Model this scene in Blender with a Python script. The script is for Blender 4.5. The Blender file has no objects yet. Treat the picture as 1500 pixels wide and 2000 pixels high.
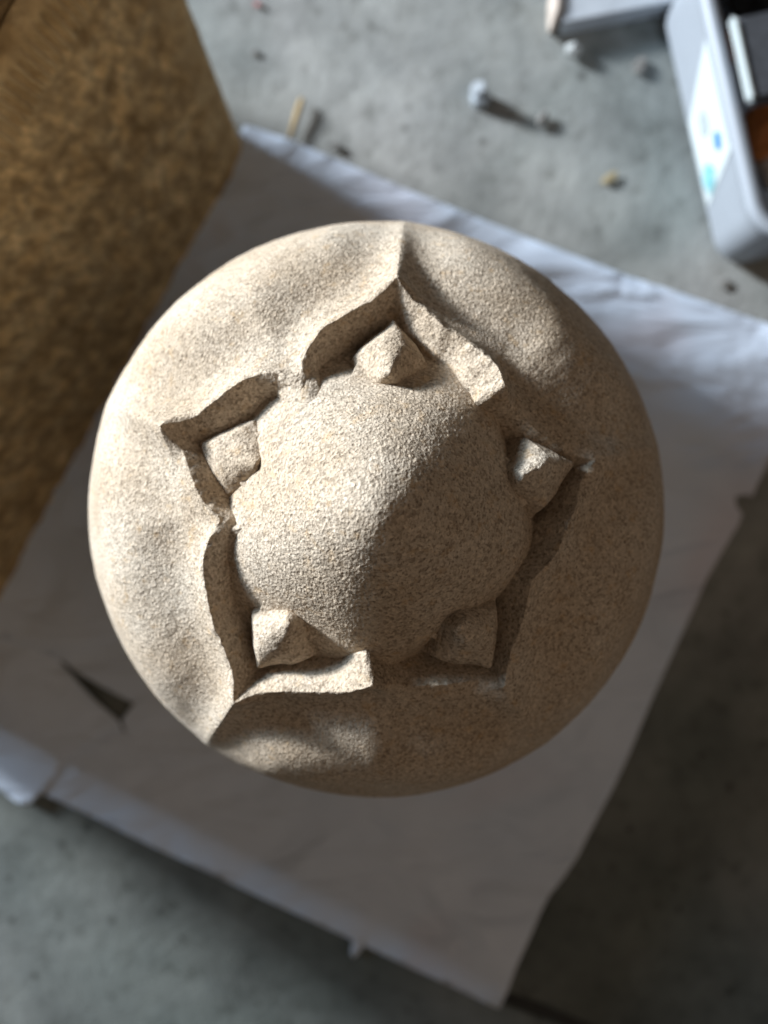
import bpy, bmesh, math, random
import numpy as np
from mathutils import Vector, Matrix, noise as mnoise

random.seed(7); np.random.seed(7)
S = bpy.context.scene
COL = S.collection
rad = math.radians

# ------------------------------------------------------------------ camera
H = 0.50                      # height of the phone above the floor
FPX = 1500.0                  # focal length in photo pixels (1500 x 2000)
cam_d = bpy.data.cameras.new('camera'); cam = bpy.data.objects.new('camera', cam_d); COL.objects.link(cam)
cam.location = (0, 0, H); cam.rotation_euler = (0, 0, 0)
cam_d.sensor_fit = 'VERTICAL'; cam_d.sensor_height = 36.0; cam_d.lens = 36.0 * FPX / 2000.0
cam_d.clip_start = 0.005; cam_d.clip_end = 60
cam_d.dof.use_dof = True; cam_d.dof.focus_distance = 0.180; cam_d.dof.aperture_fstop = 7.0
S.camera = cam

# ------------------------------------------------------------------ world, lamps, exposure
W = bpy.data.worlds.new('World'); S.world = W; W.use_nodes = True
bg = W.node_tree.nodes['Background']
bg.inputs['Color'].default_value = (1.0, 0.88, 0.77, 1); bg.inputs['Strength'].default_value = 0.060

LAZ = rad(150)                # towards the open door, seen in the picture's plane
def area_lamp(name, elev, az, dist, sx, sy, watts, colour, target=(0, 0, 0.25)):
    d = bpy.data.lights.new(name, 'AREA'); d.shape = 'RECTANGLE'; d.size = sx; d.size_y = sy
    d.energy = watts; d.color = colour
    o = bpy.data.objects.new(name, d); COL.objects.link(o)
    v = Vector((math.cos(elev) * math.cos(az), math.cos(elev) * math.sin(az), math.sin(elev)))
    o.location = Vector(target) + v * dist
    o.rotation_euler = v.to_track_quat('Z', 'Y').to_euler()
    return o
area_lamp('door_light', rad(14), LAZ, 3.0, 0.26, 0.38, 228, (0.95, 0.975, 1.0))
area_lamp('sky_light', rad(19), LAZ + rad(1), 3.0, 0.7, 0.6, 66, (0.58, 0.79, 1.0))
area_lamp('room_bounce', rad(58), rad(-32), 2.4, 2.0, 1.6, 6.6, (1.0, 0.72, 0.50))

S.view_settings.view_transform = 'Standard'; S.view_settings.look = 'None'
S.view_settings.exposure = 0.0; S.view_settings.gamma = 1.0; S.view_settings.use_curve_mapping = False
S.render.engine = 'CYCLES'

# ------------------------------------------------------------------ helpers
def W2(u, v, z=0.0):
    """point at height z that the photo shows at pixel (u, v)"""
    d = H - z
    return Vector(((u - 750) / FPX * d, (1000 - v) / FPX * d, z))

def _hash(ix, iy, iz):
    h = (ix * 374761393 + iy * 668265263 + iz * 2147483647 + 1013904223) & 0xffffffff
    h = ((h ^ (h >> 13)) * 1274126177) & 0xffffffff
    h = (h ^ (h >> 16)) & 0xffffffff
    h = (h * 2246822519) & 0xffffffff
    h = h ^ (h >> 15)
    return h.astype(np.float64) / 4294967295.0
def vnoise(P, scale, seed=0):
    """value noise, -1..1, cell size = scale metres"""
    Q = P / scale + 100.37 * (seed + 1) + 5000
    I = np.floor(Q).astype(np.int64); F = Q - I
    F = F * F * (3 - 2 * F)
    out = np.zeros(len(P))
    for dx in (0, 1):
        wx = F[:, 0] if dx else 1 - F[:, 0]
        for dy in (0, 1):
            wy = F[:, 1] if dy else 1 - F[:, 1]
            for dz in (0, 1):
                wz = F[:, 2] if dz else 1 - F[:, 2]
                out += wx * wy * wz * _hash(I[:, 0] + dx, I[:, 1] + dy, I[:, 2] + dz)
    return out * 2 - 1

def grid_mesh(name, P, nr, nc, wrap=False, smooth=True):
    """mesh from an nr x nc array of points (row major)"""
    idx = np.arange(nr * nc).reshape(nr, nc)
    if wrap:
        nxt = np.roll(idx, -1, axis=1)
        a, b, c, d = idx[:-1], nxt[:-1], nxt[1:], idx[1:]
    else:
        a, b, c, d = idx[:-1, :-1], idx[:-1, 1:], idx[1:, 1:], idx[1:, :-1]
    Q = np.stack([a.ravel(), b.ravel(), c.ravel(), d.ravel()], 1)
    me = bpy.data.meshes.new(name)
    me.vertices.add(len(P)); me.vertices.foreach_set('co', P.astype(np.float32).ravel())
    me.loops.add(Q.size); me.loops.foreach_set('vertex_index', Q.astype(np.int32).ravel())
    me.polygons.add(len(Q)); me.polygons.foreach_set('loop_start', np.arange(0, Q.size, 4, dtype=np.int32))
    me.polygons.foreach_set('use_smooth', np.full(len(Q), smooth))
    me.update(); me.validate()
    return me

def link(name, me, mat, parent=None, loc=None):
    o = bpy.data.objects.new(name, me); COL.objects.link(o)
    if mat: me.materials.append(mat)
    if parent: o.parent = parent
    if loc is not None: o.location = loc
    return o
def empty(name, loc=(0, 0, 0), rz=0):
    o = bpy.data.objects.new(name, None); COL.objects.link(o)
    o.location = loc; o.rotation_euler = (0, 0, rz); o.empty_display_size = 0.02
    return o
def tag(o, label, cat, group=None):
    o['label'] = label; o['category'] = cat
    if group: o['group'] = group
    return o
def bm_obj(name, bm, mat, parent=None, smooth=False, loc=None):
    me = bpy.data.meshes.new(name); bm.normal_update(); bm.to_mesh(me); bm.free()
    if smooth: me.polygons.foreach_set('use_smooth', [True] * len(me.polygons))
    return link(name, me, mat, parent, loc)
def prism(bm, pts, z0, z1):
    """closed prism over a polygon of (x, y)"""
    lo = [bm.verts.new((p[0], p[1], z0)) for p in pts]; hi = [bm.verts.new((p[0], p[1], z1)) for p in pts]
    n = len(pts)
    bm.faces.new(hi); bm.faces.new(lo[::-1])
    for i in range(n): bm.faces.new((lo[i], lo[(i + 1) % n], hi[(i + 1) % n], hi[i]))
    return lo, hi

# ------------------------------------------------------------------ materials
def new_mat(name):
    m = bpy.data.materials.new(name); m.use_nodes = True
    nt = m.node_tree; return m, nt, nt.nodes['Principled BSDF']
def N(nt, t, **kw):
    n = nt.nodes.new(t)
    for k, v in kw.items(): setattr(n, k, v)
    return n
def noise(nt, vec, scale, detail=4, rough=0.55, dist=0.0):
    n = N(nt, 'ShaderNodeTexNoise'); n.inputs['Scale'].default_value = scale; n.inputs['Detail'].default_value = detail
    n.inputs['Roughness'].default_value = rough; n.inputs['Distortion'].default_value = dist
    nt.links.new(vec, n.inputs['Vector']); return n
def ramp(nt, fac, stops):
    r = N(nt, 'ShaderNodeValToRGB'); e = r.color_ramp.elements
    e[0].position, e[0].color = stops[0][0], (*stops[0][1], 1)
    e[1].position, e[1].color = stops[-1][0], (*stops[-1][1], 1)
    for p, c in stops[1:-1]:
        k = e.new(p); k.color = (*c, 1)
    nt.links.new(fac, r.inputs['Fac']); return r
def mix(nt, fac, a, b, mode='MIX'):
    m = N(nt, 'ShaderNodeMix', data_type='RGBA', blend_type=mode)
    for sock, val in ((m.inputs[0], fac), (m.inputs[6], a), (m.inputs[7], b)):
        if hasattr(val, 'is_linked') or hasattr(val, 'links'): nt.links.new(val, sock)
        elif isinstance(val, (int, float)): sock.default_value = val
        else: sock.default_value = (*val, 1)
    return m.outputs[2]
def bump(nt, height, strength, dist, prev=None):
    b = N(nt, 'ShaderNodeBump'); b.inputs['Strength'].default_value = strength; b.inputs['Distance'].default_value = dist
    nt.links.new(height, b.inputs['Height'])
    if prev: nt.links.new(prev.outputs['Normal'], b.inputs['Normal'])
    return b
def coords(nt, scale=(1, 1, 1), rot=(0, 0, 0), out='Object'):
    t = N(nt, 'ShaderNodeTexCoord'); mp = N(nt, 'ShaderNodeMapping')
    mp.inputs['Scale'].default_value = scale; mp.inputs['Rotation'].default_value = rot
    nt.links.new(t.outputs[out], mp.inputs['Vector']); return mp.outputs['Vector']

def mat_sandstone():
    m, nt, p = new_mat('pale_sandstone'); v = coords(nt)
    big = noise(nt, v, 28, 4, 0.6)
    c0 = ramp(nt, big.outputs['Fac'], [(0.3, (0.45, 0.36, 0.265)), (0.52, (0.52, 0.44, 0.35)), (0.75, (0.57, 0.51, 0.43))])
    grain = noise(nt, v, 1500, 2, 0.6)
    g = ramp(nt, grain.outputs['Fac'], [(0.30, (0.28, 0.25, 0.22)), (0.43, (0.86, 0.84, 0.81)), (0.55, (1.0, 1.0, 1.0)), (0.70, (1.16, 1.13, 1.08))])
    c1 = mix(nt, 0.75, c0.outputs['Color'], g.outputs['Color'], 'MULTIPLY')
    vg = N(nt, 'ShaderNodeTexVoronoi'); vg.inputs['Scale'].default_value = 1250; nt.links.new(v, vg.inputs['Vector'])
    sx = N(nt, 'ShaderNodeSeparateColor'); nt.links.new(vg.outputs['Color'], sx.inputs[0])
    gr = ramp(nt, sx.outputs[0], [(0.0, (0.38, 0.34, 0.30)), (0.14, (0.62, 0.59, 0.55)), (0.35, (0.95, 0.94, 0.92)), (0.75, (1.08, 1.06, 1.04)), (1.0, (1.38, 1.36, 1.32))])
    c1 = mix(nt, 0.62, c1, gr.outputs['Color'], 'MULTIPLY')
    iron = noise(nt, v, 260, 3, 0.6)
    ir = ramp(nt, iron.outputs['Fac'], [(0.58, (0, 0, 0)), (0.72, (1, 1, 1))])
    f = N(nt, 'ShaderNodeMath', operation='MULTIPLY'); f.inputs[1].default_value = 0.38
    nt.links.new(ir.outputs['Color'], f.inputs[0])
    c2 = mix(nt, f.outputs[0], c1, (0.50, 0.32, 0.15))
    nt.links.new(c2, p.inputs['Base Color'])
    p.inputs['Roughness'].default_value = 0.95; p.inputs['Specular IOR Level'].default_value = 0.15
    b1 = bump(nt, noise(nt, v, 1050, 3, 0.7).outputs['Fac'], 0.8, 0.0006)
    vo = N(nt, 'ShaderNodeTexVoronoi'); vo.inputs['Scale'].default_value = 1900; nt.links.new(v, vo.inputs['Vector'])
    b2 = bump(nt, vg.outputs['Distance'], 0.42, 0.0005, b1)
    b3 = bump(nt, noise(nt, v, 240, 3, 0.6).outputs['Fac'], 0.15, 0.001, b2)
    nt.links.new(b3.outputs['Normal'], p.inputs['Normal'])
    return m

def mat_brown_stone():
    m, nt, p = new_mat('brown_sandstone')
    v = coords(nt); vr = coords(nt, rot=(0, math.atan2(0.93, 0.36), 0))
    mp = N(nt, 'ShaderNodeMapping'); mp.inputs['Scale'].default_value = (0.52, 1.0, 1.0); nt.links.new(vr, mp.inputs['Vector']); vs = mp.outputs['Vector']
    a = noise(nt, v, 60, 5, 0.65)
    c0 = ramp(nt, a.outputs['Fac'], [(0.3, (0.35, 0.235, 0.11)), (0.5, (0.48, 0.34, 0.175)), (0.7, (0.58, 0.44, 0.25))])
    b = noise(nt, vs, 165, 3, 0.6, 0.2)
    r = ramp(nt, b.outputs['Fac'], [(0.34, (0.60, 0.56, 0.52)), (0.50, (0.95, 0.93, 0.90)), (0.66, (1.6, 1.53, 1.42))])
    tc = N(nt, 'ShaderNodeTexCoord'); xyz = N(nt, 'ShaderNodeSeparateXYZ'); nt.links.new(tc.outputs['Object'], xyz.inputs[0])
    def edge_mask(sock, lo, hi):
        q = N(nt, 'ShaderNodeMapRange'); q.inputs['From Min'].default_value = lo; q.inputs['From Max'].default_value = hi
        q.inputs['To Min'].default_value = 0.25; q.inputs['To Max'].default_value = 0.9; nt.links.new(sock, q.inputs['Value']); return q.outputs['Result']
    mm = N(nt, 'ShaderNodeMath', operation='MINIMUM')
    nt.links.new(edge_mask(xyz.outputs['X'], -0.187, -0.178), mm.inputs[0]); nt.links.new(edge_mask(xyz.outputs['Z'], 0.209, 0.204), mm.inputs[1])
    c = mix(nt, mm.outputs[0], c0.outputs['Color'], r.outputs['Color'], 'MULTIPLY')
    nt.links.new(c, p.inputs['Base Color'])
    p.inputs['Roughness'].default_value = 0.95; p.inputs['Specular IOR Level'].default_value = 0.1
    b1 = bump(nt, b.outputs['Fac'], 0.7, 0.003)
    b2 = bump(nt, noise(nt, v, 700, 3, 0.7).outputs['Fac'], 0.4, 0.0008, b1)
    nt.links.new(b2.outputs['Normal'], p.inputs['Normal'])
    return m

def mat_concrete():
    m, nt, p = new_mat('concrete'); v = coords(nt)
    a = noise(nt, v, 14, 6, 0.62, 0.3)
    c0 = ramp(nt, a.outputs['Fac'], [(0.28, (0.18, 0.185, 0.185)), (0.42, (0.28, 0.288, 0.29)), (0.58, (0.355, 0.362, 0.362)), (0.75, (0.44, 0.445, 0.44))])
    b = noise(nt, v, 75, 5, 0.6)
    r = ramp(nt, b.outputs['Fac'], [(0.28, (0.52, 0.52, 0.50)), (0.42, (0.93, 0.93, 0.92)), (0.7, (1.08, 1.08, 1.08))])
    c1 = mix(nt, 0.9, c0.outputs['Color'], r.outputs['Color'], 'MULTIPLY')
    s = noise(nt, v, 5.5, 3, 0.5, 0.5)
    sr = ramp(nt, s.outputs['Fac'], [(0.38, (0.66, 0.71, 0.68)), (0.6, (1.06, 1.05, 1.02))])
    c2 = mix(nt, 0.8, c1, sr.outputs['Color'], 'MULTIPLY')
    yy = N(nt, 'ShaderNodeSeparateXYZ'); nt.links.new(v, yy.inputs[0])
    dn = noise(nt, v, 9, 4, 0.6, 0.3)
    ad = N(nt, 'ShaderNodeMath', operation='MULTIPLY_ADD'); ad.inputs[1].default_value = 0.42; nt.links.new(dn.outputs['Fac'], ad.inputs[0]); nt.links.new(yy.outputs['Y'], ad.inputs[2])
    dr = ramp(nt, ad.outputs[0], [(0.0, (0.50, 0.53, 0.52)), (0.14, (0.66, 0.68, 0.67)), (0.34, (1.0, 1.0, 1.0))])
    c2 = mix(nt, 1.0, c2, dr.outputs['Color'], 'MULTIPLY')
    pv = N(nt, 'ShaderNodeTexVoronoi'); pv.inputs['Scale'].default_value = 62; nt.links.new(v, pv.inputs['Vector'])
    pc = N(nt, 'ShaderNodeSeparateColor'); nt.links.new(pv.outputs['Color'], pc.inputs[0])
    th = N(nt, 'ShaderNodeMath', operation='MULTIPLY_ADD'); th.inputs[1].default_value = 0.34; th.inputs[2].default_value = -0.10
    nt.links.new(pc.outputs[0], th.inputs[0])
    ls = N(nt, 'ShaderNodeMath', operation='SUBTRACT'); nt.links.new(th.outputs[0], ls.inputs[0]); nt.links.new(pv.outputs['Distance'], ls.inputs[1])
    pr = ramp(nt, ls.outputs[0], [(0.0, (1, 1, 1)), (0.12, (0.42, 0.41, 0.40))])
    c2 = mix(nt, 0.9, c2, pr.outputs['Color'], 'MULTIPLY')
    nt.links.new(c2, p.inputs['Base Color'])
    p.inputs['Roughness'].default_value = 0.85; p.inputs['Specular IOR Level'].default_value = 0.25
    b1 = bump(nt, noise(nt, v, 180, 5, 0.65).outputs['Fac'], 0.4, 0.0015)
    b2 = bump(nt, b.outputs['Fac'], 0.4, 0.002, b1)
    nt.links.new(b2.outputs['Normal'], p.inputs['Normal'])
    return m

def mat_paper():
    m, nt, p = new_mat('white_wrapping_paper'); v = coords(nt)
    a = noise(nt, v, 9, 3, 0.5)
    c = ramp(nt, a.outputs['Fac'], [(0.35, (0.61, 0.71, 0.86)), (0.65, (0.68, 0.77, 0.91))])
    s = noise(nt, v, 6.5, 2, 0.5, 0.4)
    sr = ramp(nt, s.outputs['Fac'], [(0.52, (0, 0, 0)), (0.68, (1, 1, 1))])
    f = N(nt, 'ShaderNodeMath', operation='MULTIPLY'); f.inputs[1].default_value = 0.35
    nt.links.new(sr.outputs['Color'], f.inputs[0])
    c2 = mix(nt, f.outputs[0], c.outputs['Color'], (0.72, 0.60, 0.64))
    nt.links.new(c2, p.inputs['Base Color'])
    p.inputs['Roughness'].default_value = 0.6; p.inputs['Specular IOR Level'].default_value = 0.3
    b0 = bump(nt, noise(nt, coords(nt, (1, 2.2, 1), (0, 0, rad(27))), 11, 3, 0.5, 0.6).outputs['Fac'], 0.55, 0.03)
    b1 = bump(nt, noise(nt, v, 900, 2, 0.5).outputs['Fac'], 0.12, 0.0003, b0)
    nt.links.new(b1.outputs['Normal'], p.inputs['Normal'])
    return m

def mat_plain(name, c, rough=0.6, metal=0.0, var=0.25, scale=120, spec=0.4, bs=0.2):
    m, nt, p = new_mat(name); v = coords(nt)
    n = noise(nt, v, scale, 4, 0.6)
    lo = tuple(x * (1 - var) for x in c); hi = tuple(min(1, x * (1 + var)) for x in c)
    r = ramp(nt, n.outputs['Fac'], [(0.3, lo), (0.7, hi)])
    nt.links.new(r.outputs['Color'], p.inputs['Base Color'])
    p.inputs['Roughness'].default_value = rough; p.inputs['Metallic'].default_value = metal
    p.inputs['Specular IOR Level'].default_value = spec
    b = bump(nt, n.outputs['Fac'], bs, 0.0008); nt.links.new(b.outputs['Normal'], p.inputs['Normal'])
    return m

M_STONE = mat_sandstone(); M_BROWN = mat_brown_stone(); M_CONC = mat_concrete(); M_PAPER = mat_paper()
M_STEEL = mat_plain('galvanised_steel', (0.42, 0.46, 0.50), 0.5, 0.35, 0.12, 300)
M_TRAY = mat_plain('white_plastic', (0.34, 0.375, 0.42), 0.42, 0, 0.03, 40, 0.4, 0.05)
M_STICK = mat_plain('sticker_paper', (0.54, 0.60, 0.61), 0.5, 0, 0.02, 60, 0.4, 0.02)
M_BLUE = mat_plain('blue_ink', (0.04, 0.20, 0.48), 0.5, 0, 0.25, 200)
M_TEAL = mat_plain('teal_ink', (0.18, 0.42, 0.46), 0.5, 0, 0.25, 160)
M_GREYINK = mat_plain('grey_ink', (0.36, 0.41, 0.42), 0.5, 0, 0.15, 160)
M_SLAB = mat_plain('grey_slate', (0.46, 0.50, 0.55), 0.5, 0, 0.10, 80)
M_PALE = mat_plain('pale_broken_stone', (0.44, 0.38, 0.33), 0.9, 0, 0.2, 200)
M_STRAW = mat_plain('dry_straw', (0.36, 0.27, 0.14), 0.8, 0, 0.3, 250)
M_DARK = mat_plain('dark_plastic', (0.07, 0.075, 0.085), 0.5, 0, 0.2, 200)
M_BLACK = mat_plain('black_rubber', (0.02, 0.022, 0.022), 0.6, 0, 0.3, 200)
M_RUST = mat_plain('orange_rust', (0.42, 0.15, 0.04), 0.8, 0, 0.4, 220)
M_CHIPW = mat_plain('white_stone_chip', (0.42, 0.44, 0.44), 0.9, 0, 0.1, 300)
M_CHIPD = mat_plain('dark_grit', (0.17, 0.165, 0.155), 0.9, 0, 0.3, 300)
M_CHIPY = mat_plain('yellow_wood_chip', (0.30, 0.25, 0.15), 0.9, 0, 0.25, 300)
M_CHIPR = mat_plain('red_paint_flake', (0.42, 0.16, 0.16), 0.7, 0, 0.2, 300)

# ------------------------------------------------------------------ floor
xs = np.linspace(-3, 3, 2)
fl_n = 161
def floor_axis(half):
    t = np.linspace(-1, 1, fl_n); return np.sign(t) * (np.abs(t) ** 2.2) * half
X, Y = np.meshgrid(floor_axis(4.0), floor_axis(4.0))
P = np.stack([X.ravel(), Y.ravel(), np.zeros(X.size)], 1)
P[:, 2] = 0.0012 * vnoise(P, 0.07, 3) + 0.0006 * vnoise(P, 0.02, 4) - 0.001
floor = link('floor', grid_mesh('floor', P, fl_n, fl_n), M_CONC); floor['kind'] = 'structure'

# ------------------------------------------------------------------ carved stone ball
R = 0.100
CX, CY, CZ = -0.0025, 0.0008, H - 0.285
C = Vector((CX, CY, CZ))
def ray_sphere(u, v, r):
    d = Vector(((u - 750) / FPX, (1000 - v) / FPX, -1)).normalized(); o = Vector((0, 0, H)) - C
    b = o.dot(d); c = o.dot(o) - r * r; t = -b - math.sqrt(max(b * b - c, 0)); q = o + d * t
    return math.acos(q.z / q.length), math.atan2(q.y, q.x)     # polar angle, azimuth

LIP_PX = [(772, 576), (812, 602), (862, 645), (915, 684), (955, 730), (966, 770),
          (1005, 800), (1060, 840), (1110, 878), (1156, 900),
          (1140, 950), (1115, 1013), (1085, 1085), (1036, 1136),
          (1026, 1200), (1002, 1265), (978, 1334),
          (920, 1340), (850, 1348), (790, 1350), (728, 1312),
          (650, 1338), (560, 1342), (478, 1344),
          (440, 1255), (415, 1185), (402, 1110), (408, 1055), (428, 1012),
          (398, 985), (382, 940), (368, 895), (350, 846),
          (400, 808), (450, 768), (500, 738), (545, 724), (578, 738),
          (592, 695), (628, 650), (680, 620), (735, 590)]
TIPS_PX = [(772, 576), (1156, 900), (978, 1334), (478, 1344), (350, 846)]
RLIP = R + 0.001
lp = sorted([(ray_sphere(u, v, RLIP)[1], ray_sphere(u, v, RLIP)[0]) for u, v in LIP_PX])
la = np.array([p[0] for p in lp]); lt = np.array([p[1] for p in lp])
A_ = np.linspace(-math.pi, math.pi, 2881)[:-1]
T_ = np.interp(A_, la, lt, period=2 * math.pi)
k = 9; ker = np.hanning(k + 2)[1:-1]; ker /= ker.sum()
def smooth_p(T, k):
    ker = np.hanning(k + 2)[1:-1]; ker /= ker.sum()
    return np.convolve(np.concatenate([T[-k:], T, T[:k]]), ker, 'same')[k:-k]
Ta, Tb = smooth_p(T_, 9), smooth_p(T_, 49)
wt = np.zeros_like(A_)
for u, v in [(772, 576), (1156, 900), (978, 1334), (478, 1344), (350, 846)]:
    wt = np.maximum(wt, np.exp(-(((A_ - ray_sphere(u, v, RLIP)[1] + math.pi) % (2 * math.pi) - math.pi) / rad(4.0)) ** 2))
T_ = Ta * wt + Tb * (1 - wt)
_c = np.stack([np.cos(A_), np.sin(A_), 0 * A_], 1) * 0.055
T_ = T_ + 0.0026 * vnoise(_c, 0.0070, 61) * (1 - 0.7 * wt) + 0.0012 * vnoise(_c, 0.0020, 62)
def star(a): return np.interp(a, A_, T_, period=2 * math.pi)
tip_pol = [ray_sphere(u, v, RLIP) for u, v in TIPS_PX]
tip_az = sorted([a for _, a in tip_pol])

WALL = 0.0062; DEPTH = 0.0165; LIPH = 0.0022
A_T1 = ray_sphere(1156, 900, RLIP)[1]; A_V01 = ray_sphere(966, 770, RLIP)[1]; A_V12 = ray_sphere(1036, 1136, RLIP)[1]; A_V23 = ray_sphere(728, 1312, RLIP)[1]; A_T0 = ray_sphere(772, 576, RLIP)[1]; A_T3 = ray_sphere(478, 1344, RLIP)[1]
A_V34 = ray_sphere(415, 1012, RLIP)[1]; A_V40 = ray_sphere(578, 735, RLIP)[1]
def wall_w(a):
    """width of the sloping inner wall; the edge right of the upper petal tip stands steeper"""
    def span(lo, hi): return np.clip((a - lo) / 0.07, 0, 1) * np.clip((hi - a) / 0.07, 0, 1)
    return 0.0032 + 0.0036 * (span(A_V01 - 0.02, A_T0 + 0.02) + span(A_T3 - 0.02, A_V23 + 0.02)) + 0.0022 * near(a, tip_pol[4][1], rad(24))
def span(a, lo, hi, w): return np.clip((a - lo) / w, 0, 1) * np.clip((hi - a) / w, 0, 1)
def near(a, az, w): return np.exp(-(((a - az + math.pi) % (2 * math.pi) - math.pi) / w) ** 2)
def smst(x): x = np.clip(x, 0, 1); return x * x * (3 - 2 * x)
def body_r(theta, a, ths):
    """radius of the carved outside as a function of polar angle and azimuth"""
    d = (theta - ths) * R; wl = wall_w(a)
    da = np.full_like(a, 9.0); tt = np.zeros_like(a)
    for t in tip_az:
        q = np.abs((a - t + math.pi) % (2 * math.pi) - math.pi)
        m = q < da; da = np.where(m, q, da); tt = np.where(m, star(np.array([t]))[0], tt)
    s = R * np.sin(theta) * da
    mid = np.clip(s / 0.022, 0, 1); mid = mid * mid * (3 - 2 * mid)
    dpos = np.maximum(d, 0)
    def curl(az, s_lit):
        q = ((a - az + math.pi) % (2 * math.pi) - math.pi) * s_lit
        return np.where(q > 0, np.exp(-(q / rad(13)) ** 2), np.exp(-(q / rad(4.5)) ** 2)), np.where(q < 0, 1 - np.exp(-(q / rad(5)) ** 2), 0) * np.exp(-(np.maximum(-q - rad(34), 0) / rad(6)) ** 2)
    c1, l1 = curl(A_V01, 1); c2, l2 = curl(A_V23, -1)
    merge = near(a, A_V40, rad(9)) + near(a, A_V34, rad(9))
    dark_half = span(a, A_V23 + 0.06, A_V01 - 0.06, 0.12)
    liph = (LIPH + 0.0040 * (c1 + c2) - 0.0018 * (l1 + l2)) * (1 - merge) - 0.0014 * dark_half
    out = R + liph * np.exp(-(dpos / 0.0045) ** 1.7)
    out -= 0.0024 * (0.25 + 0.75 * mid) * np.exp(-((dpos - 0.013) / 0.0095) ** 2) * np.clip(dpos / 0.003, 0, 1)
    past = (theta - tt) * R
    weak = 1.3 * np.exp(-(((a - tip_pol[1][1] + math.pi) % (2 * math.pi) - math.pi) / 0.4) ** 2) + np.exp(-(((a - tip_pol[2][1] + math.pi) % (2 * math.pi) - math.pi) / 0.4) ** 2)
    ridge = (1 - 0.25 * weak + 0.2 * np.exp(-(((a - tip_pol[4][1] + math.pi) % (2 * math.pi) - math.pi) / 0.4) ** 2)) * 0.0048 * np.exp(-(s / 0.0050) ** 1.5) * np.exp(-(np.maximum(past, 0) / 0.040) ** 2) * np.clip((past + 0.004) / 0.004, 0, 1)
    out += ridge
    t = np.clip((d + wl) / wl, 0, 1)
    puff = 0.0036 * mid * np.exp(-((dpos - 0.034) / 0.017) ** 2)
    out = out + puff
    q4 = np.abs((a - tip_pol[4][1] + math.pi) % (2 * math.pi) - math.pi)
    deep = DEPTH * (1 - 0.56 * np.exp(-(q4 / rad(30)) ** 6))
    shallow = 0.0042 * (1 - 0.9 * merge)
    gw = 0.0030 + 0.0052 * smst((da - rad(9)) / rad(9))
    gw = gw + 0.0030 * dark_half
    G = np.maximum(1 - smst((da - rad(21)) / rad(9)), 0.85 * dark_half) * (1 - smst((-d - wl - gw) / 0.0035))
    floor_r = R - (shallow + (deep - shallow) * G)
    prof = 0.55 * t + 0.45 * (1 - (1 - t) ** 2.2)
    lip_r = R + liph + ridge
    res = np.where(d >= 0, out, floor_r + (lip_r - floor_r) * prof)
    dd = np.stack([np.sin(theta) * np.cos(a), np.sin(theta) * np.sin(a), np.cos(theta)], 1) * R
    crumb = np.exp(-(d / 0.0022) ** 2) + 0.8 * ((d < 0) & (d > -wl))
    return res + crumb * (0.00035 * vnoise(dd, 0.0026, 63) + 0.00025 * vnoise(dd, 0.0012, 64))

def stone_noise(P, amp=1.0):
    return amp * (0.00024 * vnoise(P, 0.012, 1) + 0.00010 * vnoise(P, 0.0035, 2) + 0.00004 * vnoise(P, 0.0012, 5))

finial = empty('carved_stone_ball', (CX, CY, 0))
tag(finial, 'round pale sandstone ball carved with a five pointed flower and domed centre', 'carved stone')
off = Vector((0, 0, CZ))
for i in range(5):
    a0 = tip_az[i]; a1 = tip_az[(i + 1) % 5]
    if a1 < a0: a1 += 2 * math.pi
    nc = 230
    a = np.linspace(a0, a1, nc); ths = star((a + math.pi) % (2 * math.pi) - math.pi)
    w = wall_w((a + math.pi) % (2 * math.pi) - math.pi) / R
    rows = []
    th_in = 0.16
    for f in np.linspace(0, 1, 64)[:-1]: rows.append(th_in + (ths - w - th_in) * f)
    for f in np.linspace(0, 1, 44)[:-1]: rows.append(ths - w + w * f)
    for f in np.linspace(0, 1, 110)[:-1]: rows.append(ths + 0.22 * f)
    for f in np.linspace(0, 1, 90): rows.append(ths + 0.22 + (rad(104) - ths - 0.22) * f)
    TH = np.array(rows); nr = len(rows); AA = np.tile(a, (nr, 1)); TS = np.tile(ths, (nr, 1))
    r = body_r(TH.ravel(), (AA.ravel() + math.pi) % (2 * math.pi) - math.pi, TS.ravel())
    D = np.stack([np.sin(TH.ravel()) * np.cos(AA.ravel()), np.sin(TH.ravel()) * np.sin(AA.ravel()), np.cos(TH.ravel())], 1)
    P = D * r[:, None]
    P = P + D * stone_noise(P)[:, None]
    o = link('petal', grid_mesh('petal', P[:, :], nr, nc), M_STONE, finial, off)
    o.data.flip_normals()

# boss: a rounded cone swelling out of the flower
bz0 = 0.0850; BR = 0.0405
nr, nc = 300, 1100
q = np.linspace(0, 1.30, nr)
slope = np.tan(np.radians(np.interp(q, [0, 0.10, 0.25, 0.5, 0.76, 0.88, 1.0, 1.12, 1.30], [0, 22, 36, 43, 47, 47, 44, 40, 48])))
drop = np.concatenate([[0], np.cumsum((slope[1:] + slope[:-1]) / 2 * np.diff(q))]) * BR
bh = np.interp(1.0, q, drop)
aa = np.linspace(0, 2 * math.pi, nc + 1)[:-1]
QQ, AA = np.meshgrid(q, aa, indexing='ij')
ph = np.interp((AA + math.pi) % (2 * math.pi) - math.pi, tip_az, np.arange(5) * 2 * math.pi / 5, period=2 * math.pi) if False else AA - tip_az[0]
lob = 1 + 0.06 * np.cos(5 * ph + math.pi) * np.minimum(QQ, 1) ** 2.5 + 0.02 * np.sin(2 * AA + 1.0) * QQ ** 2
Pb = np.stack([(QQ * BR * lob * np.cos(AA)).ravel(), (QQ * BR * lob * np.sin(AA)).ravel(), np.repeat(bz0 + bh - drop, nc)], 1)
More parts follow.
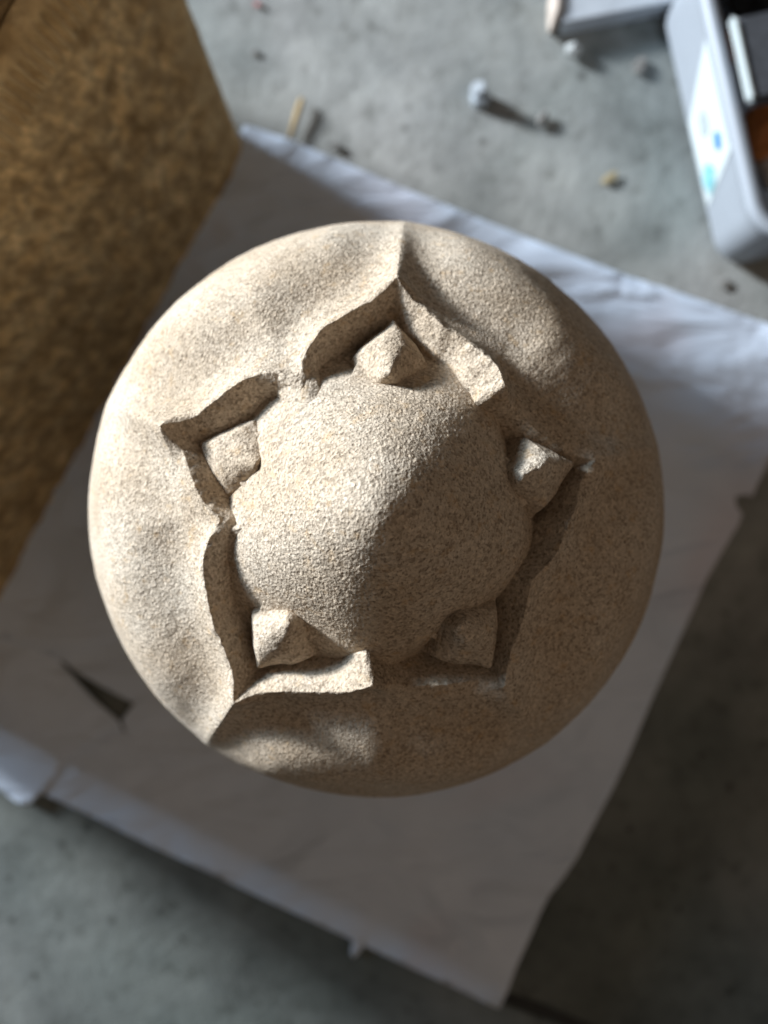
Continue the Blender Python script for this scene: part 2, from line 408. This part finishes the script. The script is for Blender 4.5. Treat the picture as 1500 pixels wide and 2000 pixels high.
nrm = np.stack([np.sin(np.arctan(np.repeat(slope, nc))) * np.cos(AA.ravel()), np.sin(np.arctan(np.repeat(slope, nc))) * np.sin(AA.ravel()), np.cos(np.arctan(np.repeat(slope, nc)))], 1)
Pb = Pb + nrm * (stone_noise(Pb + 3.1, 1.0) + 0.00006 * vnoise(Pb, 0.0006, 9))[:, None]
am = (AA.ravel() + math.pi) % (2 * math.pi) - math.pi
Pb[:, 2] -= 0.0090 * span(am, A_V23 + 0.05, A_V01 - 0.05, 0.15) * smst((QQ.ravel() - 0.86) / 0.20)
boss = link('centre_boss', grid_mesh('centre_boss', Pb, nr, nc, wrap=True), M_STONE, finial, (0.0010, -0.0004, CZ))

# sepals: keeled leaves that show in the five points
def sepal(k, az, th_tip, length, halfw, keel, skew):
    nu, nv = 90, 90
    u = np.linspace(0, 1, nu); v = np.linspace(-1, 1, nv)
    U, V = np.meshgrid(u, v, indexing='ij')
    wid = halfw * np.interp(U, [0, 0.22, 0.50, 0.75, 1.0], [0.22, 0.55, 1.0, 0.72, 0.12])
    kh = keel * np.interp(U, [0, 0.08, 0.3, 0.6, 1.0], [0.95, 1.0, 1.0, 0.84, 0.50])
    Vk = V - skew; av = np.where(Vk < 0, -Vk / (1 + skew), Vk / (1 - skew)); av = np.sqrt(av ** 2 + 0.07) - 0.035; prof = np.where(av < 0.74, 1 - 0.50 * (np.maximum(av, 0) / 0.74) ** 1.6, 0.50 * smst((1 - av) / 0.26))
    prof = prof + 0.05 * np.sin(5.0 * U + k) * (1 - av)
    end = np.clip(U / 0.05, 0, 1) * np.clip((1 - U) / 0.03, 0, 1)
    rr = R - 0.0095 + (kh + 0.0053) * (0.06 + 0.94 * prof) * np.where(end < 1, end ** 0.6, 1)
    th = th_tip - (length * (1 - U)) / R
    az2 = az + V * wid / (R * np.sin(np.maximum(th, 0.15)))
    D = np.stack([(np.sin(th) * np.cos(az2)).ravel(), (np.sin(th) * np.sin(az2)).ravel(), np.cos(th).ravel()], 1)
    P = D * rr.ravel()[:, None]; P = P + D * (stone_noise(P + 1.7 * k, 1.6) + 0.0011 * vnoise(P, 0.008, 40 + k) + 0.00025 * vnoise(P, 0.0024, 50 + k))[:, None]
    o = link('sepal', grid_mesh('sepal', P, nu, nv), M_STONE, finial, off)
    return o
SEP = {0: (0.0215, 0.0125, 0.0068), 1: (0.0210, 0.0125, 0.0084), 2: (0.0205, 0.0135, 0.0088), 3: (0.0215, 0.0125, 0.0068), 4: (0.0215, 0.0140, 0.0044)}
for k, (th, az) in enumerate(tip_pol):
    L, hw, kl = SEP[k]
    sepal(k, az, th - (0.056, 0.050, 0.050, 0.058, 0.046)[k], L, hw, kl, (-0.12, 0.1, 0.08, -0.15, 0.12)[k])

# lower half, neck and foot
prof = []
for t in np.linspace(rad(103), rad(150), 40): prof.append((R * math.sin(t), CZ + R * math.cos(t)))
zb = prof[-1][1]
prof += [(0.046, zb - 0.010), (0.044, zb - 0.030), (0.046, zb - 0.060), (0.056, zb - 0.075), (0.064, zb - 0.085), (0.066, 0.006), (0.060, 0.004), (0.0, 0.004)]
nc = 160; P = []
for r_, z_ in prof:
    for j in range(nc):
        t = 2 * math.pi * j / nc; P.append((r_ * math.cos(t), r_ * math.sin(t), z_))
P = np.array(P); P[:, :2] *= (1 + 6 * stone_noise(P))[:, None]
o = link('neck', grid_mesh('neck', P, len(prof), nc, wrap=True), M_STONE, finial)

# ------------------------------------------------------------------ brown stone block
P0 = W2(487, 283); ex = (W2(0, 1190) - W2(484, 312)).normalized()      # along the face, towards lower left
ez = Vector((0, 0, 1)); ey = Vector((-ex.y, ex.x, 0))
if ey.dot(-P0) < 0: ey = -ey                                            # outward normal of the visible face
BL, BH, BT = 0.41, 0.2345, 0.26
block = empty('brown_stone_block', P0 + ex * (BL / 2) - ey * (BT / 2))
block.rotation_euler = (0, 0, math.atan2(ex.y, ex.x))
tag(block, 'tall rough brown sandstone block with tooled top margin at upper left', 'stone block')
# local frame: x along ex, y' = rotated; find sign of outward
loc_out = 1.0 if (Vector((-math.sin(block.rotation_euler.z), math.cos(block.rotation_euler.z), 0))).dot(ey) > 0 else -1.0
nx, nz = 420, 300
xv = np.linspace(-BL / 2, BL / 2, nx); zv = np.linspace(0.0, BH, nz)
ZZ, XX = np.meshgrid(zv, xv, indexing='ij')
edge = XX + BL / 2                                                     # distance from the near corner edge
P = np.stack([XX.ravel(), np.zeros(XX.size), ZZ.ravel()], 1)
topd = BH - ZZ.ravel(); ed = edge.ravel()
m_top = np.clip((topd - 0.027) / 0.003, 0, 1); m_edge = np.clip((ed - 0.018) / 0.006, 0, 1)
rough = m_top * m_edge
al_ = 0.36 * P[:, 0] + 0.93 * P[:, 2]; ac_ = 0.93 * P[:, 0] - 0.36 * P[:, 2]; Pst = np.stack([al_ * 0.5, P[:, 1], ac_], 1)
dis = rough * (0.0014 * vnoise(Pst, 0.009, 11) + 0.0008 * vnoise(Pst, 0.004, 12)) + 0.0004 * vnoise(P, 0.006, 13)
dis += (1 - m_top) * (0.0017 * np.clip((topd - 0.003) / 0.006, 0, 1) * np.sin((ed + 0.15 * topd + 0.0010 * vnoise(P, 0.02, 15)) * 2 * math.pi / 0.0046) + 0.0012)
dent = np.exp(-(((ed - 0.222) / 0.0035) ** 2 + ((topd - 0.031) / 0.0025) ** 2)); dis -= 0.006 * dent
# rounded arrises
rr = 0.006
dis -= np.where(topd < rr, rr - np.sqrt(np.maximum(rr * rr - (rr - topd) ** 2, 0)), 0)
ch = 0.012
dis -= np.where(ed < ch, (ch - np.sqrt(np.maximum(ch * ch - (ch - ed) ** 2, 0))) * 0.8, 0)
P[:, 1] = loc_out * (BT / 2 + dis)
face = link('rough_face', grid_mesh('rough_face', P, nz, nx), M_BROWN, block)
bmx = bmesh.new()      # the rest of the block: three more sides and a flat top
yo = loc_out * (BT / 2 - 0.0085); yb = -loc_out * BT / 2
x0, x1 = -BL / 2 + 0.0008, BL / 2 - 0.0008
outer = [(x0, yo), (x1, yo), (x1, yb), (x0, yb)]
t_ = 0.004
yi = loc_out * (BT / 2 - 0.0185)
def ring(pts, z): return [bmx.verts.new((p[0], p[1], z)) for p in pts]
o0, o1 = ring(outer, 0.0), ring(outer, BH - 0.003)
for j in range(4): bmx.faces.new((o0[j], o0[(j + 1) % 4], o1[(j + 1) % 4], o1[j]))
bmx.faces.new(o1); bmx.faces.new(o0[::-1])
bmesh.ops.recalc_face_normals(bmx, faces=bmx.faces)
core = bm_obj('core', bmx, M_BROWN, block)
# near side strip closing the corner between face and core
P = []
zs = np.linspace(0, BH - 0.003, 60); ds = np.linspace(0, 1, 24)
yface = BT / 2 - ch * 0.8
for z_ in zs:
    for d_ in ds: P.append((-BL / 2, loc_out * (yface + (0.0 - yface - BT / 2) * d_), z_))
P = np.array(P); P[:, 0] -= 0.0004 * (vnoise(P, 0.006, 13) + 1)
link('dressed_side', grid_mesh('dressed_side', P, len(zs), len(ds)), M_BROWN, block)

shape_pts = [(x0 + 0.05, yo - loc_out * 0.004), (x1 - 0.03, yo - loc_out * 0.006), (x1 - 0.05, yb + loc_out * 0.05), (x0 + 0.06, yb + loc_out * 0.04)]  # flat black shape filling the near-black corner; what it is stays unidentified
bp = bmesh.new(); prism(bp, [tuple((block.matrix_basis @ Vector((p[0], p[1], 0)))[:2]) for p in shape_pts], BH - 0.0026, BH + 0.010)
bmesh.ops.bevel(bp, geom=list(bp.edges), offset=0.003, segments=3, affect='EDGES'); bmesh.ops.recalc_face_normals(bp, faces=bp.faces)
tag(bm_obj('dark_shape', bp, M_BLACK), 'unidentified black shape on top of the brown stone block, top left corner', 'pad')

# ------------------------------------------------------------------ paper
from mathutils.geometry import delaunay_2d_cdt
def sheet(name, outline_px, hfun, label, cat, mat, step=0.006, thick=0.0004):
    out = []
    for u, v in outline_px:
        p = W2(u, v)
        for _ in range(4): p = W2(u, v, hfun(p.x, p.y))
        out.append(p.to_2d())
    xs_ = [p.x for p in out]; ys_ = [p.y for p in out]
    # resample outline with slightly uneven edge
    pts = []
    n = len(out)
    for i in range(n):
        a_, b_ = out[i], out[(i + 1) % n]; m = max(1, int((b_ - a_).length / step))
        for j in range(m): pts.append(a_.lerp(b_, j / m))
    nb = len(pts)
    edges = [(i, (i + 1) % nb) for i in range(nb)]
    def inside(p):
        c = False; j = n - 1
        for i in range(n):
            if (out[i].y > p.y) != (out[j].y > p.y) and p.x < (out[j].x - out[i].x) * (p.y - out[i].y) / (out[j].y - out[i].y) + out[i].x: c = not c
            j = i
        return c
    for gx in np.arange(min(xs_), max(xs_), step):
        for gy in np.arange(min(ys_), max(ys_), step):
            p = Vector((gx + random.uniform(-.001, .001), gy + random.uniform(-.001, .001)))
            if inside(p): pts.append(p)
    vs, es, fs, *_ = delaunay_2d_cdt(pts, edges, [], 1, 1e-6)
    me = bpy.data.meshes.new(name)
    co = [(v.x, v.y, hfun(v.x, v.y)) for v in vs]
    me.from_pydata(co, [], fs); me.update()
    me.polygons.foreach_set('use_smooth', [True] * len(me.polygons))
    o = link(name, me, mat)
    s = o.modifiers.new('thickness', 'SOLIDIFY'); s.thickness = thick; s.offset = -1
    tag(o, label, cat); return o

def seg_dist(x, y, a, b):
    p = Vector((x, y)); a = a.to_2d(); b = b.to_2d(); ab = b - a
    t = max(0, min(1, (p - a).dot(ab) / ab.length_squared)); return (p - a - ab * t).length, t
FOLD_A, FOLD_B = W2(560, 1470), W2(1130, 1735)
FOLD2_A, FOLD2_B = W2(1270, 880), W2(1480, 960)
COR = W2(975, 1970); TOPL = (W2(480, 248), W2(1500, 640)); BOT = (W2(80, 1550), W2(975, 1970))
def paper_h(x, y):
    h = 0.0028
    d, t = seg_dist(x, y, FOLD_A, FOLD_B); h += 0.0050 * math.exp(-(d / 0.018) ** 2) * (0.25 + 0.75 * t)
    d, t = seg_dist(x, y, FOLD2_A, FOLD2_B); h += 0.005 * math.exp(-(d / 0.018) ** 2)
    d = (Vector((x, y)) - COR.to_2d()).length; h += 0.008 * math.exp(-(d / 0.05) ** 2)
    d, t = seg_dist(x, y, *TOPL); h += 0.004 * math.exp(-(d / 0.03) ** 2)
    d, t = seg_dist(x, y, *BOT); h += 0.0010 * math.exp(-(d / 0.02) ** 2)
    h += 0.0012 * math.sin(x * 31 + y * 17) * math.sin(y * 26 - x * 9)
    c, s_ = 0.89 * x - 0.45 * y, 0.45 * x + 0.89 * y
    h += 0.0022 * mnoise.noise(Vector((c * 5, s_ * 17, 2.2))) + 0.0007 * mnoise.noise(Vector((c * 16, s_ * 38, 7.1)))
    return max(h, 0.0014)
    return h
OUT_MAIN = [(478, 243), (560, 270), (680, 320), (800, 372), (940, 428), (1090, 487), (1230, 540), (1350, 580), (1450, 615), (1560, 655),
            (1560, 800), (1500, 905), (1478, 948), (1470, 970), (1452, 966), (1436, 970), (1438, 988), (1450, 1004), (1440, 1030), (1380, 1130), (1290, 1330), (1200, 1535), (1130, 1670), (1075, 1745),
            (1040, 1820), (1008, 1890), (990, 1940), (975, 1971), (900, 1935), (800, 1890), (718, 1850), (712, 1846), (700, 1862), (690, 1872), (684, 1860), (688, 1836), (600, 1795), (450, 1725), (300, 1655), (170, 1590), (82, 1550),
            (78, 1520), (100, 1470), (190, 1415), (246, 1430), (236, 1406), (262, 1374), (205, 1345), (150, 1312), (122, 1290), (60, 1262), (-60, 1230), (300, 560)]
paper = sheet('wrapping_paper', OUT_MAIN, paper_h, 'large white sheet of wrapping paper spread under the carved stone ball', 'paper', M_PAPER)
def flap_h(x, y):
    d = (Vector((x, y)) - W2(50, 1570).to_2d()).length
    t = max(0, min(1, (W2(0, 1290).y - y) / 0.03)); t = t * t * (3 - 2 * t)
    return (paper_h(x, y) - 0.0009) * (1 - t) + t * (paper_h(x, y) + 0.0013 + 0.001 * math.exp(-(d / 0.03) ** 2))
OUT_FLAP = [(-90, 1120), (60, 1180), (112, 1240), (118, 1292), (150, 1330), (190, 1372), (228, 1404), (240, 1424), (200, 1440), (126, 1488), (90, 1540), (52, 1575), (30, 1566), (0, 1542), (-90, 1500)]
flap = sheet('paper_scrap', OUT_FLAP, flap_h, 'torn scrap of white paper with a bright corner at lower left', 'paper', M_PAPER)

# ------------------------------------------------------------------ white tray with its contents
tray = empty('plastic_tray', (0, 0, 0))
tag(tray, 'white plastic tray with a sticker on its side, full of odds and ends', 'tray')
TH_ = 0.070
c0 = W2(1416, 512); dirv = (W2(1308, 60) - W2(1400, 470)).normalized(); dirw = Vector((dirv.y, -dirv.x, 0))
if dirw.x < 0: dirw = -dirw
c0 = W2(1404, 520)
TW, TL = 0.20, 0.168
def rrect(w0, w1, l0, l1, r, n=9):
    pts = []
    for cx, cy, s0 in ((w1 - r, l1 - r, 0), (w0 + r, l1 - r, 90), (w0 + r, l0 + r, 180), (w1 - r, l0 + r, 270)):
        for j in range(n):
            t = rad(s0 + 90 * j / (n - 1)); pts.append((cx + r * math.cos(t), cy + r * math.sin(t)))
    return pts
def tray_pt(p, z):
    v = c0 + dirw * p[0] + dirv * p[1]; return (v.x, v.y, z)
bmt = bmesh.new()
def tring(off, r, z): return [bmt.verts.new(tray_pt(p, z)) for p in rrect(-off, TW + off, -off, TL + off, r)]
lv = [tring(0.000, 0.016, 0.001), tring(0.0035, 0.019, 0.008), tring(0.006, 0.021, TH_ - 0.010), tring(0.0065, 0.022, TH_ - 0.009), tring(0.0095, 0.025, TH_ - 0.008), tring(0.0098, 0.025, TH_ - 0.001), tring(0.008, 0.023, TH_),
      tring(0.004, 0.019, TH_), tring(0.002, 0.018, TH_ - 0.002), tring(-0.002, 0.013, 0.005)]
for a_, b_ in zip(lv[:-1], lv[1:]):
    for j in range(len(a_)): bmt.faces.new((a_[j], a_[(j + 1) % len(a_)], b_[(j + 1) % len(a_)], b_[j]))
bmt.faces.new(lv[-1]); bmt.faces.new(lv[0][::-1])
bmesh.ops.recalc_face_normals(bmt, faces=bmt.faces)
bm_obj('tub', bmt, M_TRAY, tray, smooth=True)
def wall_pt(l, f, out=0.0006):
    """point on the long left wall: l metres along, f of the height"""
    off = -(0.0035 + (0.006 - 0.0035) * (f * TH_ - 0.008) / (TH_ - 0.018)) - out
    return tray_pt((off, l), f * TH_)
def wall_patch(name, poly, mat, parent, out):
    b = bmesh.new(); vs = [b.verts.new(wall_pt(l, f, out)) for l, f in poly]; vb = [b.verts.new(wall_pt(l, f, out - 0.0003)) for l, f in poly]
    b.faces.new(vs); b.faces.new(vb[::-1])
    for j in range(len(vs)): b.faces.new((vs[j], vb[j], vb[(j + 1) % len(vs)], vs[(j + 1) % len(vs)]))
    bmesh.ops.recalc_face_normals(b, faces=b.faces)
    return bm_obj(name, b, mat, parent)
st = wall_patch('sticker', [(0.036, 0.16), (0.052, 0.80), (0.118, 0.80), (0.096, 0.30), (0.090, 0.16)], M_STICK, tray, 0.0006)
def blob(cx, cy, rx, ry, n=14, j=0.25, seed=1):
    rnd = random.Random(seed)
    return [(cx + rx * math.cos(2 * math.pi * i / n) * (1 + rnd.uniform(-j, j)), cy + ry * math.sin(2 * math.pi * i / n) * (1 + rnd.uniform(-j, j))) for i in range(n)]
wall_patch('print_mark', blob(0.064, 0.62, 0.0055, 0.07, seed=3), M_BLUE, st, 0.0010)
wall_patch('print_mark', blob(0.050, 0.33, 0.0095, 0.12, seed=4), M_TEAL, st, 0.0010)
wall_patch('print_mark', blob(0.080, 0.44, 0.008, 0.10, seed=5), M_GREYINK, st, 0.0010)

def box_obj(name, mat, parent, loc, size, rot=(0, 0, 0), bev=0.001):
    b = bmesh.new(); bmesh.ops.create_cube(b, size=1.0)
    bmesh.ops.scale(b, vec=size, verts=b.verts)
    bmesh.ops.bevel(b, geom=list(b.edges), offset=bev, segments=2, affect='EDGES')
    o = bm_obj(name, b, mat, parent, smooth=False, loc=loc); o.rotation_euler = rot
    return o
# dark box with a bright edge, standing in the tray
az_t = math.atan2(W2(1427, 40).y - W2(1462, 200).y, W2(1427, 40).x - W2(1462, 200).x)
zt = 0.078
mid = (W2(1427, 36, zt) + W2(1461, 203, zt)) / 2
ln = (W2(1427, 36, zt) - W2(1461, 203, zt)).length
dbox = empty('dark_case', mid); dbox.rotation_euler = (0, rad(0), az_t)
tag(dbox, 'dark grey flat case with a bright metal edge lying in the white tray', 'case')
sgn = -1 if (Matrix.Rotation(az_t, 3, 'Z') @ Vector((0, 1, 0))).x < 0 else 1
box_obj('lid', M_DARK, dbox, (0, sgn * 0.046, -0.004), (ln * 0.96, 0.084, 0.012), bev=0.0015)
box_obj('metal_edge', M_STICK, dbox, (0, sgn * 0.001, 0.001), (ln, 0.0048, 0.005), bev=0.0018)
def clump(name, u, v, z, size, mat, label, cat, seed, flat=0.6, sub=2, elong=1.0, rot=0.0):
    b = bmesh.new(); bmesh.ops.create_icosphere(b, subdivisions=sub, radius=1.0)
    rnd = random.Random(seed)
    P = np.array([tuple(x.co) for x in b.verts]); n1 = vnoise(P, 0.9, seed) ; n2 = vnoise(P, 0.4, seed + 3)
    for x, s1, s2 in zip(b.verts, n1, n2):
        x.co *= 1 + 0.35 * s1 + 0.16 * s2
        x.co.x *= elong; x.co.z *= flat; x.co *= size
    o = bm_obj(name, b, mat, None, smooth=False)
    p = W2(u, v, z); zmin = min(x.co.z for x in o.data.vertices)
    o.location = (p.x, p.y, z - zmin - 0.0004); o.rotation_euler = (0, 0, rot)
    return tag(o, label, cat)
clump('rusty_clamp', 1492, 268, 0.006, 0.017, M_RUST, 'orange rusty lump below the dark case in the tray', 'scrap', 21, 1.0, 3, 1.2, 0.9)
clump('rusty_offcut', 1415, 112, 0.006, 0.008, M_RUST, 'small rusty piece between tray wall and bright case edge', 'scrap', 22, 1.2, 3, 1.5, 1.3)
clump('black_wad', 1478, 20, 0.006, 0.017, M_BLACK, 'black rubbery wad at the top corner of the tray', 'scrap', 23, 1.0, 3, 1.3)
clump('tan_chip', 1488, 335, 0.006, 0.010, M_PALE, 'tan chip against the tray wall near the rusty lump', 'chip', 24, 1.0, 3, 1.6, 1.9)

# ------------------------------------------------------------------ slab at the top edge
slab = empty('slate_slab', W2(1200, -20))
tag(slab, 'grey slate slab with a pale broken end at the top edge', 'slab')
sp = [W2(1098, 46, 0.014), W2(1320, 3, 0.014), W2(1300, -150, 0.014), W2(1070, -110, 0.014)]
bs_ = bmesh.new(); prism(bs_, [tuple((p - slab.location)[:2]) for p in sp], 0.0005, 0.014)
bmesh.ops.recalc_face_normals(bs_, faces=bs_.faces)
bmesh.ops.bevel(bs_, geom=list(bs_.edges), offset=0.001, segments=2, affect='EDGES')
bm_obj('plate', bs_, M_SLAB, slab)
b = bmesh.new(); bmesh.ops.create_icosphere(b, subdivisions=4, radius=1.0)
P = np.array([tuple(x.co) for x in b.verts]); n1 = vnoise(P, 0.7, 31); n2 = vnoise(P, 0.3, 32)
for x, s1, s2 in zip(b.verts, n1, n2):
    x.co *= 1 + 0.25 * s1 + 0.12 * s2; x.co.x *= 0.0042; x.co.y *= 0.020; x.co.z *= 0.0085
be = bm_obj('broken_end', b, M_PALE, slab, smooth=True)
pe = W2(1083, 4, 0.006) - slab.location; be.location = (pe.x, pe.y, 0.0075); be.rotation_euler = (0, 0, rad(-8))

# ------------------------------------------------------------------ bolt standing on the floor
bolt = empty('steel_bolt', W2(938, 196)); bolt.rotation_euler = (rad(-8), rad(-14), 0); bolt.scale = (0.75, 0.75, 0.52)
tag(bolt, 'short steel bolt standing on the concrete floor beyond the paper', 'bolt')
def cyl(name, r, z0, z1, mat, parent, seg=24, bev=0.0004, tex=False):
    b = bmesh.new(); prism(b, [(r * math.cos(2 * math.pi * i / seg), r * math.sin(2 * math.pi * i / seg)) for i in range(seg)], z0, z1)
    if bev: bmesh.ops.bevel(b, geom=list(b.edges), offset=bev, segments=2, affect='EDGES')
    bmesh.ops.recalc_face_normals(b, faces=b.faces)
    return bm_obj(name, b, mat, parent, smooth=False)
cyl('nut', 0.0085, -0.0015, 0.012, M_STEEL, bolt, 6, 0.0008)
cyl('shank', 0.0050, 0.012, 0.021, M_STEEL, bolt)
cyl('head', 0.0066, 0.021, 0.025, M_STEEL, bolt, 20, 0.0010)

# ------------------------------------------------------------------ litter on the floor
def sliver(name, pts_px, wid, mat, label, cat):
    b = bmesh.new(); ring_prev = None; n = len(pts_px)
    for i, (u, v, z) in enumerate(pts_px):
        p = W2(u, v, z)
        a_ = W2(*pts_px[max(i - 1, 0)]); c_ = W2(*pts_px[min(i + 1, n - 1)])
        t = (c_ - a_).normalized(); s = Vector((-t.y, t.x, 0)).normalized(); w = wid[i]
        r = [b.verts.new(p + s * (w * math.cos(q)) + Vector((0, 0, 0.5 * w * math.sin(q)))) for q in np.linspace(0, 2 * math.pi, 9)[:-1]]
        if ring_prev:
            for j in range(8): b.faces.new((ring_prev[j], ring_prev[(j + 1) % 8], r[(j + 1) % 8], r[j]))
        else: b.faces.new(r)
        ring_prev = r
    b.faces.new(ring_prev)
    bmesh.ops.recalc_face_normals(b, faces=b.faces)
    return tag(bm_obj(name, b, mat, None, smooth=True), label, cat)
sliver('straw', [(590, 192, 0.003), (584, 212, 0.0035), (575, 240, 0.003), (566, 270, 0.003)], [0.0016, 0.0024, 0.0020, 0.0014], M_STRAW,
       'dry tan straw lying at the upper edge of the paper', 'straw')
clump('wood_chip', 1192, 350, 0.0, 0.0032, M_CHIPY, 'small yellowish wood chip on the floor above the paper', 'chip', 41, 0.35, 2, 1.9, rad(38))
clump('stone_chip', 1114, 106, 0.0, 0.0062, M_CHIPW, 'small white stone chip below the slate slab', 'chip', 42, 0.6, 1, 1.1)
clump('dark_pebble', 658, 290, 0.0, 0.0032, M_CHIPD, 'dark pebble on the floor right of the dry straw', 'pebble', 43, 0.5, 1, 1.2)
clump('dark_crumb', 1057, 236, 0.0, 0.0045, M_CHIPD, 'dark crumb on the floor to the lower right of the bolt', 'crumb', 44, 0.5, 1, 1.3, 1.0)
clump('brown_crumb', 1250, 130, 0.0, 0.0050, M_CHIPD, 'dark crumb on the floor just left of the white tray', 'crumb', 45, 0.4, 3, 1.1)
clump('paint_flake', 503, 10, 0.0, 0.0018, M_CHIPR, 'tiny red flake on the floor at the top edge', 'flake', 46, 0.4, 3, 1.1)
clump('grit', 498, 104, 0.0, 0.0020, M_CHIPD, 'dark grit speck on the floor near the brown block edge', 'grit', 47, 0.4, 3, 1.2)
clump('floor_crumb', 1416, 555, 0.0, 0.0032, M_CHIPD, 'dark crumb on the floor below the tray corner', 'crumb', 48, 0.4, 3, 1.2)

# joint in the concrete that runs out from under the paper
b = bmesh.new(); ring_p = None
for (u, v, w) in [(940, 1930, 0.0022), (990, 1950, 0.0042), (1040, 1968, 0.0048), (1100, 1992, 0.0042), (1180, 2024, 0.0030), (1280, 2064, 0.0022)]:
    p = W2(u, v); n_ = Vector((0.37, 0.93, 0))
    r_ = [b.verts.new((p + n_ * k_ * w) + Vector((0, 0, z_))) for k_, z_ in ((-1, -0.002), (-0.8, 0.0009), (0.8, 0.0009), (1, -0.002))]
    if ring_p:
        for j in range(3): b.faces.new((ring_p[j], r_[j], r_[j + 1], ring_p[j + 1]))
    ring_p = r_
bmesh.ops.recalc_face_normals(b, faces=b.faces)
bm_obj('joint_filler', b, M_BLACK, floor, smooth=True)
